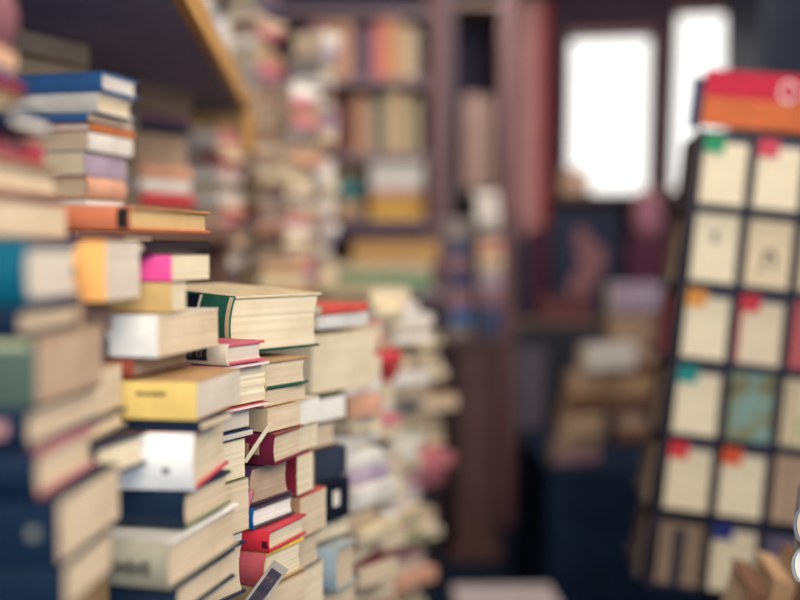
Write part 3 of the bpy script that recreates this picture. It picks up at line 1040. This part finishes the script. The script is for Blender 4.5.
p0, p1 = P(457, 0, 3.36), P(558, 0, 3.36)
hb = P(0, 584, 3.36).z
pb_ = thing('carton', 'pale closed carton standing on the dark floor in the aisle', 'box', (p0.x, 2.95, 0), (0, 0, R(2)))
obj('box_body', MB().box(0, p1.x - p0.x, 0, .4, 0, hb - .003), mat_cover('c9bfc0', .6), pb_, bevel=.003)
for q in (0, 1):
    obj('flap', MB().box(0, p1.x - p0.x, .001 + .2 * q, .199 + .2 * q, hb - .0028, hb), mat_cover('cdc3c3', .6), pb_)

# tall dark bookcase at the right, by the window
t = thing('dark_cupboard', 'tall navy dark cupboard right of the second window', 'cupboard')
xr0 = P(725, 0, 5.0).x
obj('body', MB().box(xr0, 2.25, 4.5, 5.0, .05, 2.5), mat_wood('111a2a', '1a2333'), t, bevel=.004)
for i in range(2):
    w = (2.25 - xr0) / 2
    d_ = obj('door', MB().box(xr0 + i * w + .01, xr0 + (i + 1) * w - .01, 4.48, 4.4995, .08, 2.46), mat_wood('111a2a', '1a2333'), t, bevel=.003)
    obj('handle', MB().box(xr0 + w - .03 + i * .05, xr0 + w - .02 + i * .05, 4.465, 4.4798, 1.1, 1.25), mat_cover('6b6152', .3), d_)
obj('plinth', MB().box(xr0 + .03, 2.22, 4.52, 4.98, 0, .0495), mat_wood('111a2a', '1a2333'), t)

# ------------------------------------------------------------------ card rack
dR = 2.2
O = P(700, 128, dR)
YAW, LEAN = -8.0, 5.8
M3 = Matrix.Rotation(R(YAW), 3, 'Z') @ Matrix.Rotation(R(LEAN), 3, 'Y')
CW, RH = .1035, .1525
NC, NR = 3, 6
FWID, FH = NC * CW + .006, NR * RH + .01
rack = thing('card_rack', 'leaning dark card rack under a red and orange header', 'rack', O, M3.to_euler())
RK = mat_cover('141b2c', .5)
DEP = .3
obj('rack_body', MB().box(0, FWID, .02, DEP, -FH, .0), RK, rack, bevel=.002)
for i in range(NC + 1):
    x = .003 + i * CW
    obj('divider', MB().box(x - .003, x + .003, .002, .0195, -FH, 0), mat_cover('4d4652', .5), rack)
for r in range(NR):
    z = -.005 - (r + 1) * RH
    obj('pocket_ledge', MB().box(.006, FWID - .004, -.012, .0195, z, z + .004).box(.006, FWID - .004, -.0125, -.0105, z + .004, z + .012), mat_cover('1c2233', .4), rack)
    for i in range(3):
        y0 = .03 + i * .09
    obj('side_ledge', MB().box(-.026, -.0005, .03, DEP - .01, z, z + .004).box(-.0265, -.0245, .03, DEP - .01, z + .004, z + .012), mat_cover('1c2233', .4), rack)
hd = obj('header_sign', MB().box(.0, FWID + .01, -.004, .012, .006, .063), mat_cover('c8693c', .7), rack, bevel=.001)
obj('red_stripe', MB().box(.0, FWID + .01, -.004, .012, .0632, .116), mat_cover('b8243e', .7), hd, bevel=.001)
ring = MB()
cxr, czr = .158, .083
rr = []
for j in range(28):
    an = 2 * math.pi * j / 28
    rr.append([(cxr + cos(an) * s * .8, y, czr + sin(an) * s) for s, y in ((.017, -.0042), (.022, -.0042), (.022, -.0054), (.017, -.0054))])
rr.append(rr[0])
ring.loft(rr, cap=False)
obj('white_letter', ring, mat_cover('ead9d4', .5), hd)
lm = MB()
for x in (.19, .203, .216):
    lm.box(x, x + .006, -.0054, -.0042, .064, .104)
obj('white_letter', lm, mat_cover('ead9d4', .5), hd)
obj('end_panel', MB().box(-.022, -.0005, .0, .02, .0, .1), mat_cover('26304c', .5), rack)
# pole and base below
up = M3 @ Vector((0, 0, 1))
base_c = O + M3 @ Vector((FWID / 2, DEP / 2 + .01, -FH))
foot = base_c - up * ((base_c.z - .05) / up.z)
inv = M3.transposed()
obj('pole', MB().tube([inv @ (base_c - O), inv @ (foot - O)], .022, 12), mat_cover('2a2d36', .4), rack, smooth=True)
bs_ = MB().lathe([(.24, 0), (.24, .02), (.05, .04), (.035, .07)], 32)
obj('base', bs_.map(lambda x, y, z: inv @ (Vector((x + foot.x, y + foot.y, z)) - O)), mat_cover('2a2d36', .4), rack, smooth=False)

ROWN = ['top row', 'second row', 'third row', 'fourth row', 'fifth row', 'bottom row']


def card(r, c, label, body, tabc=None, mark=None, side_face=False, wide=.084, tall=.128, picture=None):
    z = -.005 - (r + 1) * RH + .0045
    if not side_face:
        loc = Vector((.003 + c * CW + (CW - wide) / 2, -.0045, z))
        mm = M3 @ Matrix.Rotation(R(-4), 3, 'X')
    else:
        loc = Vector((-.0235 + .006, .04 + c * .088 + .084, z))
        mm = M3 @ Matrix.Rotation(R(-90), 3, 'Z')
        mm = mm @ Matrix.Rotation(R(-3), 3, 'X')
    o = thing('greeting_card_pack', label, 'card', O + M3 @ loc, mm.to_euler(), 'card packs in the rack')
    bmat = picture or mat_cover(body, .6, .08, 18)
    obj('card_front', MB().box(0, wide, -.004, .004, .0002, tall), bmat, o, bevel=.001)
    top_ = MB().box(0, wide, -.0035, .0035, tall + .0002, tall + .016)
    if tabc is not None:
        obj('header_strip', MB().box(wide * .46, wide, -.0035, .0035, tall + .0002, tall + .015), mat_cover('4f4b58', .6), o)
        obj('colour_tab', MB().box(0, wide * .455, -.0042, .004, tall - .009, tall + .0165).map(lambda x, y, z: (x, y - .0003 if y < 0 else y, z)) if False else MB().box(0, wide * .455, -.0066, -.0042, tall - .02, tall + .0155), mat_cover(tabc, .5), o)
    for (x0, x1, z0, z1, mc) in mark or ():
        obj('printed_mark', MB().box(x0, x1, -.0048, -.0041, z0, z1), mat_cover(mc, .6), o)
    return o


KC, KT = 'e2d6b8', 'd6c5a4'
card(0, 0, 'cream card pack with green tab in the rack top row', KC, '14885a')
card(0, 1, 'cream card pack with rosy red tab in rack top row', KC, 'c23a52')
card(0, 2, 'tan card pack at right end of the rack top row', KT, '6b6468')
fig = [(.034, .046, .085, .1, '6f7068'), (.036, .044, .1, .108, '6f7068')]
card(1, 0, 'cream card pack with small dark figure, rack second row', KC, None, fig, tall=.14)
scr = [(.03, .04, .05, .078, '7a7264'), (.038, .052, .07, .082, '7a7264'), (.05, .058, .045, .074, '7a7264'), (.024, .034, .036, .044, '7a7264')]
card(1, 1, 'tan card pack with dark scribble, rack second row', KT, None, scr, tall=.138)
card(1, 2, 'plain tan card pack at right of rack second row', KT, None, None, tall=.138)
card(2, 0, 'cream card pack with orange tab, rack third row', KC, 'e2963a')
card(2, 1, 'cream card pack with bright red tab, rack third row', 'd8c8ac', 'c8283c', [(.0, .005, .0, .12, 'b8444c')])
card(2, 2, 'dusty red card pack at right of rack third row', 'b0585c', None, [(.02, .024, .0, .13, '8c3a42')], tall=.14)
card(3, 0, 'cream card pack with teal tab, rack fourth row', KC, '128c86')
land = mat_blotch('landscape_print', [(.32, '4d4f3c'), (.45, '7c7a58'), (.55, '74928a'), (.7, '8aa7a2')], 14)
card(3, 1, 'card pack with green and teal landscape, rack fourth row', KC, None, None, tall=.142, picture=land)
card(3, 2, 'cream card pack with green stroke, rack fourth row', 'cdbd9c', None, [(.03, .036, .02, .07, '5c8a4e'), (.01, .014, .0, .13, '8c7c62')], tall=.138)
card(4, 0, 'cream card pack with scarlet tab, rack fifth row', KC, 'd8303e')
card(4, 1, 'cream card pack with orange red tab, rack fifth row', KC, 'd8552e')
card(4, 2, 'brownish card pack at right of rack fifth row', 'a88f78', None, [(.03, .034, .0, .13, '86705e'), (.06, .064, .0, .13, '86705e')], tall=.138)
card(5, 0, 'dull tan card pack at left of rack bottom row', '8d7a68', None, [(.028, .05, .0, .12, '2b2b38')], tall=.13)
card(5, 1, 'cream card pack with navy tab, rack bottom row', KC, '232f78')
card(5, 2, 'dark lilac card pack at right of rack bottom row', '5f5a70', None, None, tall=.13)
for r, nm, c in ((1, 'second', '8d7a6a'), (2, 'third', '93525a'), (3, 'fourth', '8a7668'), (4, 'fifth', '98887a'), (5, 'bottom', '7c7070')):  # colours dimmed to hold the faint light on this side face
    for k in range(2):
        card(r, k, f'{"dusty red" if r == 2 else "shade dulled tan"} card pack on the rack side face, {nm} row, {("nearer", "farther")[k]} one', c, None, None, True, wide=.078, tall=.125)

# ------------------------------------------------------------------ near right corner
tb = thing('side_table', 'small wooden side table at the right under two books', 'table', (.75, 1.5, 0))
obj('table_top', MB().box(-.26, .25, -.42, .34, .56, .59), MID_WOOD, tb, bevel=.003)
for x in (-.24, .2):
    for y in (-.39, .28):
        obj('leg', MB().box(x, x + .04, y, y + .04, 0, .5595), MID_WOOD, tb)
zr = P(0, 584, 1.2).z
cb = thing('cardboard_box', 'slate cardboard box beneath the two books at right edge', 'box', (.448, 1.22, .5905), (0, 0, R(-20)))
obj('box_body', MB().box(0, .2, 0, .15, 0, zr - .5905 - .004), mat_cover('3a4452', .7), cb, bevel=.002)
obj('flap', MB().box(0, .2, 0, .074, zr - .5905 - .0038, zr - .5905 - .001), mat_cover('3a4452', .7), cb)
obj('flap', MB().box(0, .2, .076, .15, zr - .5905 - .0038, zr - .5905 - .001), mat_cover('3a4452', .7), cb)


def edge_book(label, px, ya, yb, d, cover, paper, group, z0=None, W=.13, L=.16):
    """lying book seen along its spine end: rounded spine at the left, page heads towards the lens"""
    p0, p1 = P(px, yb, d), P(px, ya, d)
    z = p0.z if z0 is None else z0
    t_ = p1.z - z - .0006
    r = thing('hardcover_book', label, 'book', (p0.x, d, z), (0, 0, R(-21)), group)
    n = 10
    o_ = [(.014 - .014 * math.sqrt(max(0, 1 - (2 * k / n - 1) ** 2)) , t_ * k / n) for k in range(n + 1)]
    sec = [(W, 0)] + [(W, .003)] + [(max(x + .003, .003), min(max(z_, .003), t_ - .003)) for x, z_ in o_] + [(W, t_ - .003), (W, t_)] + o_[::-1]
    m = MB().loft([[(x, y, z_ + .0003) for x, z_ in sec] for y in (L, 0)])
    obj('cover', m, mat_cover(cover, .35), r)
    pgm = MB()
    prof = [(max(x + .0035, .0035), min(max(z_, .0034), t_ - .0034)) for x, z_ in o_] + [(W - .004, t_ - .0034), (W - .004, .0034)]
    pgm.loft([[(x, y, z_ + .0003) for x, z_ in prof] for y in (.004, L - .004)])
    obj('page_block', pgm, mat_paper(paper), r)


RG = 'books at the right edge'
edge_book('thick book with pale rounded cover and tan pages, right edge', 793, 504, 545, 1.2, '777c86', 'tan', RG)
edge_book('white and teal book under the pale rounded one, right edge', 791, 546, 584, 1.2, '9fa09c', 'white', RG, zr)
for i, (px, ya, c) in enumerate(((742, 590, 'brown'), (756, 582, 'tan'), (771, 573, 'brown'), (785, 566, 'slate'))):
    p = Vector((.53 + .037 * i, 1.64, 0))
    r = make_book(f'{c} book tilted in a leaning row before the rack, {ORD[i] if i else "first"} from left', (p.x, p.y, .612), 10, .03, .16, P(0, ya, 1.64).z - .612, PAL[c], paper='tan', side='L', kind='hard', roll=0, detail=False, group='leaning books before the rack')
    r.rotation_euler = (0, R(14), R(-8))

# ------------------------------------------------------------------ light
wd = bpy.data.worlds.new('sky')
scene.world = wd
wd.use_nodes = True
bg = wd.node_tree.nodes['Background']
bg.inputs['Color'].default_value = (1.0, .985, .95, 1)
bg.inputs['Strength'].default_value = 1.5


def area(name, loc, target, size, size_y, power, color):
    l = bpy.data.lights.new(name, 'AREA')
    l.shape = 'RECTANGLE'
    l.size, l.size_y = size, size_y
    l.energy = power
    l.color = color
    o = bpy.data.objects.new(name, l)
    COL.objects.link(o)
    o.location = loc
    o.rotation_euler = (Vector(target) - Vector(loc)).to_track_quat('-Z', 'Y').to_euler()
    return o


area('key_light_front', (.15, -.35, 1.8), (-.1, 1.3, 1.15), .8, .7, 25, (1, .89, .76))  # unseen key light, set low so it reaches beneath the overhead shelf
area('key_light_right', (1.1, .3, 2.0), (-.1, 1.4, 1.1), .7, .7, 19, (1, .88, .74))  # added key light for the right-facing page edges, no fixture there
area('ceiling_lamp_middle', (.6, 2.0, 2.6), (-.2, 2.8, 1.0), .7, .7, 32, (1, .87, .78))
area('fill_light_back', (.75, 3.9, 2.68), (.7, 5.4, 1.3), .6, .6, 20, (1, .86, .8))  # added light that brightens the curtain, no fixture there
area('ceiling_lamp_right', (1.1, 3.3, 2.68), (.9, 4.6, 0.6), .6, .6, 15, (1, .88, .82))
area('blue_fill_light', (.6, YF + .05, 1.05), (.3, 3, 1.0), 2.4, 1.9, 44, (.45, .68, 1))  # unseen blue fill added to lift the shadows; the front wall is solid

vs = scene.view_settings
vs.view_transform = 'Standard'
vs.look = 'None'
vs.exposure = 0
vs.gamma = 1
vs.use_curve_mapping = False
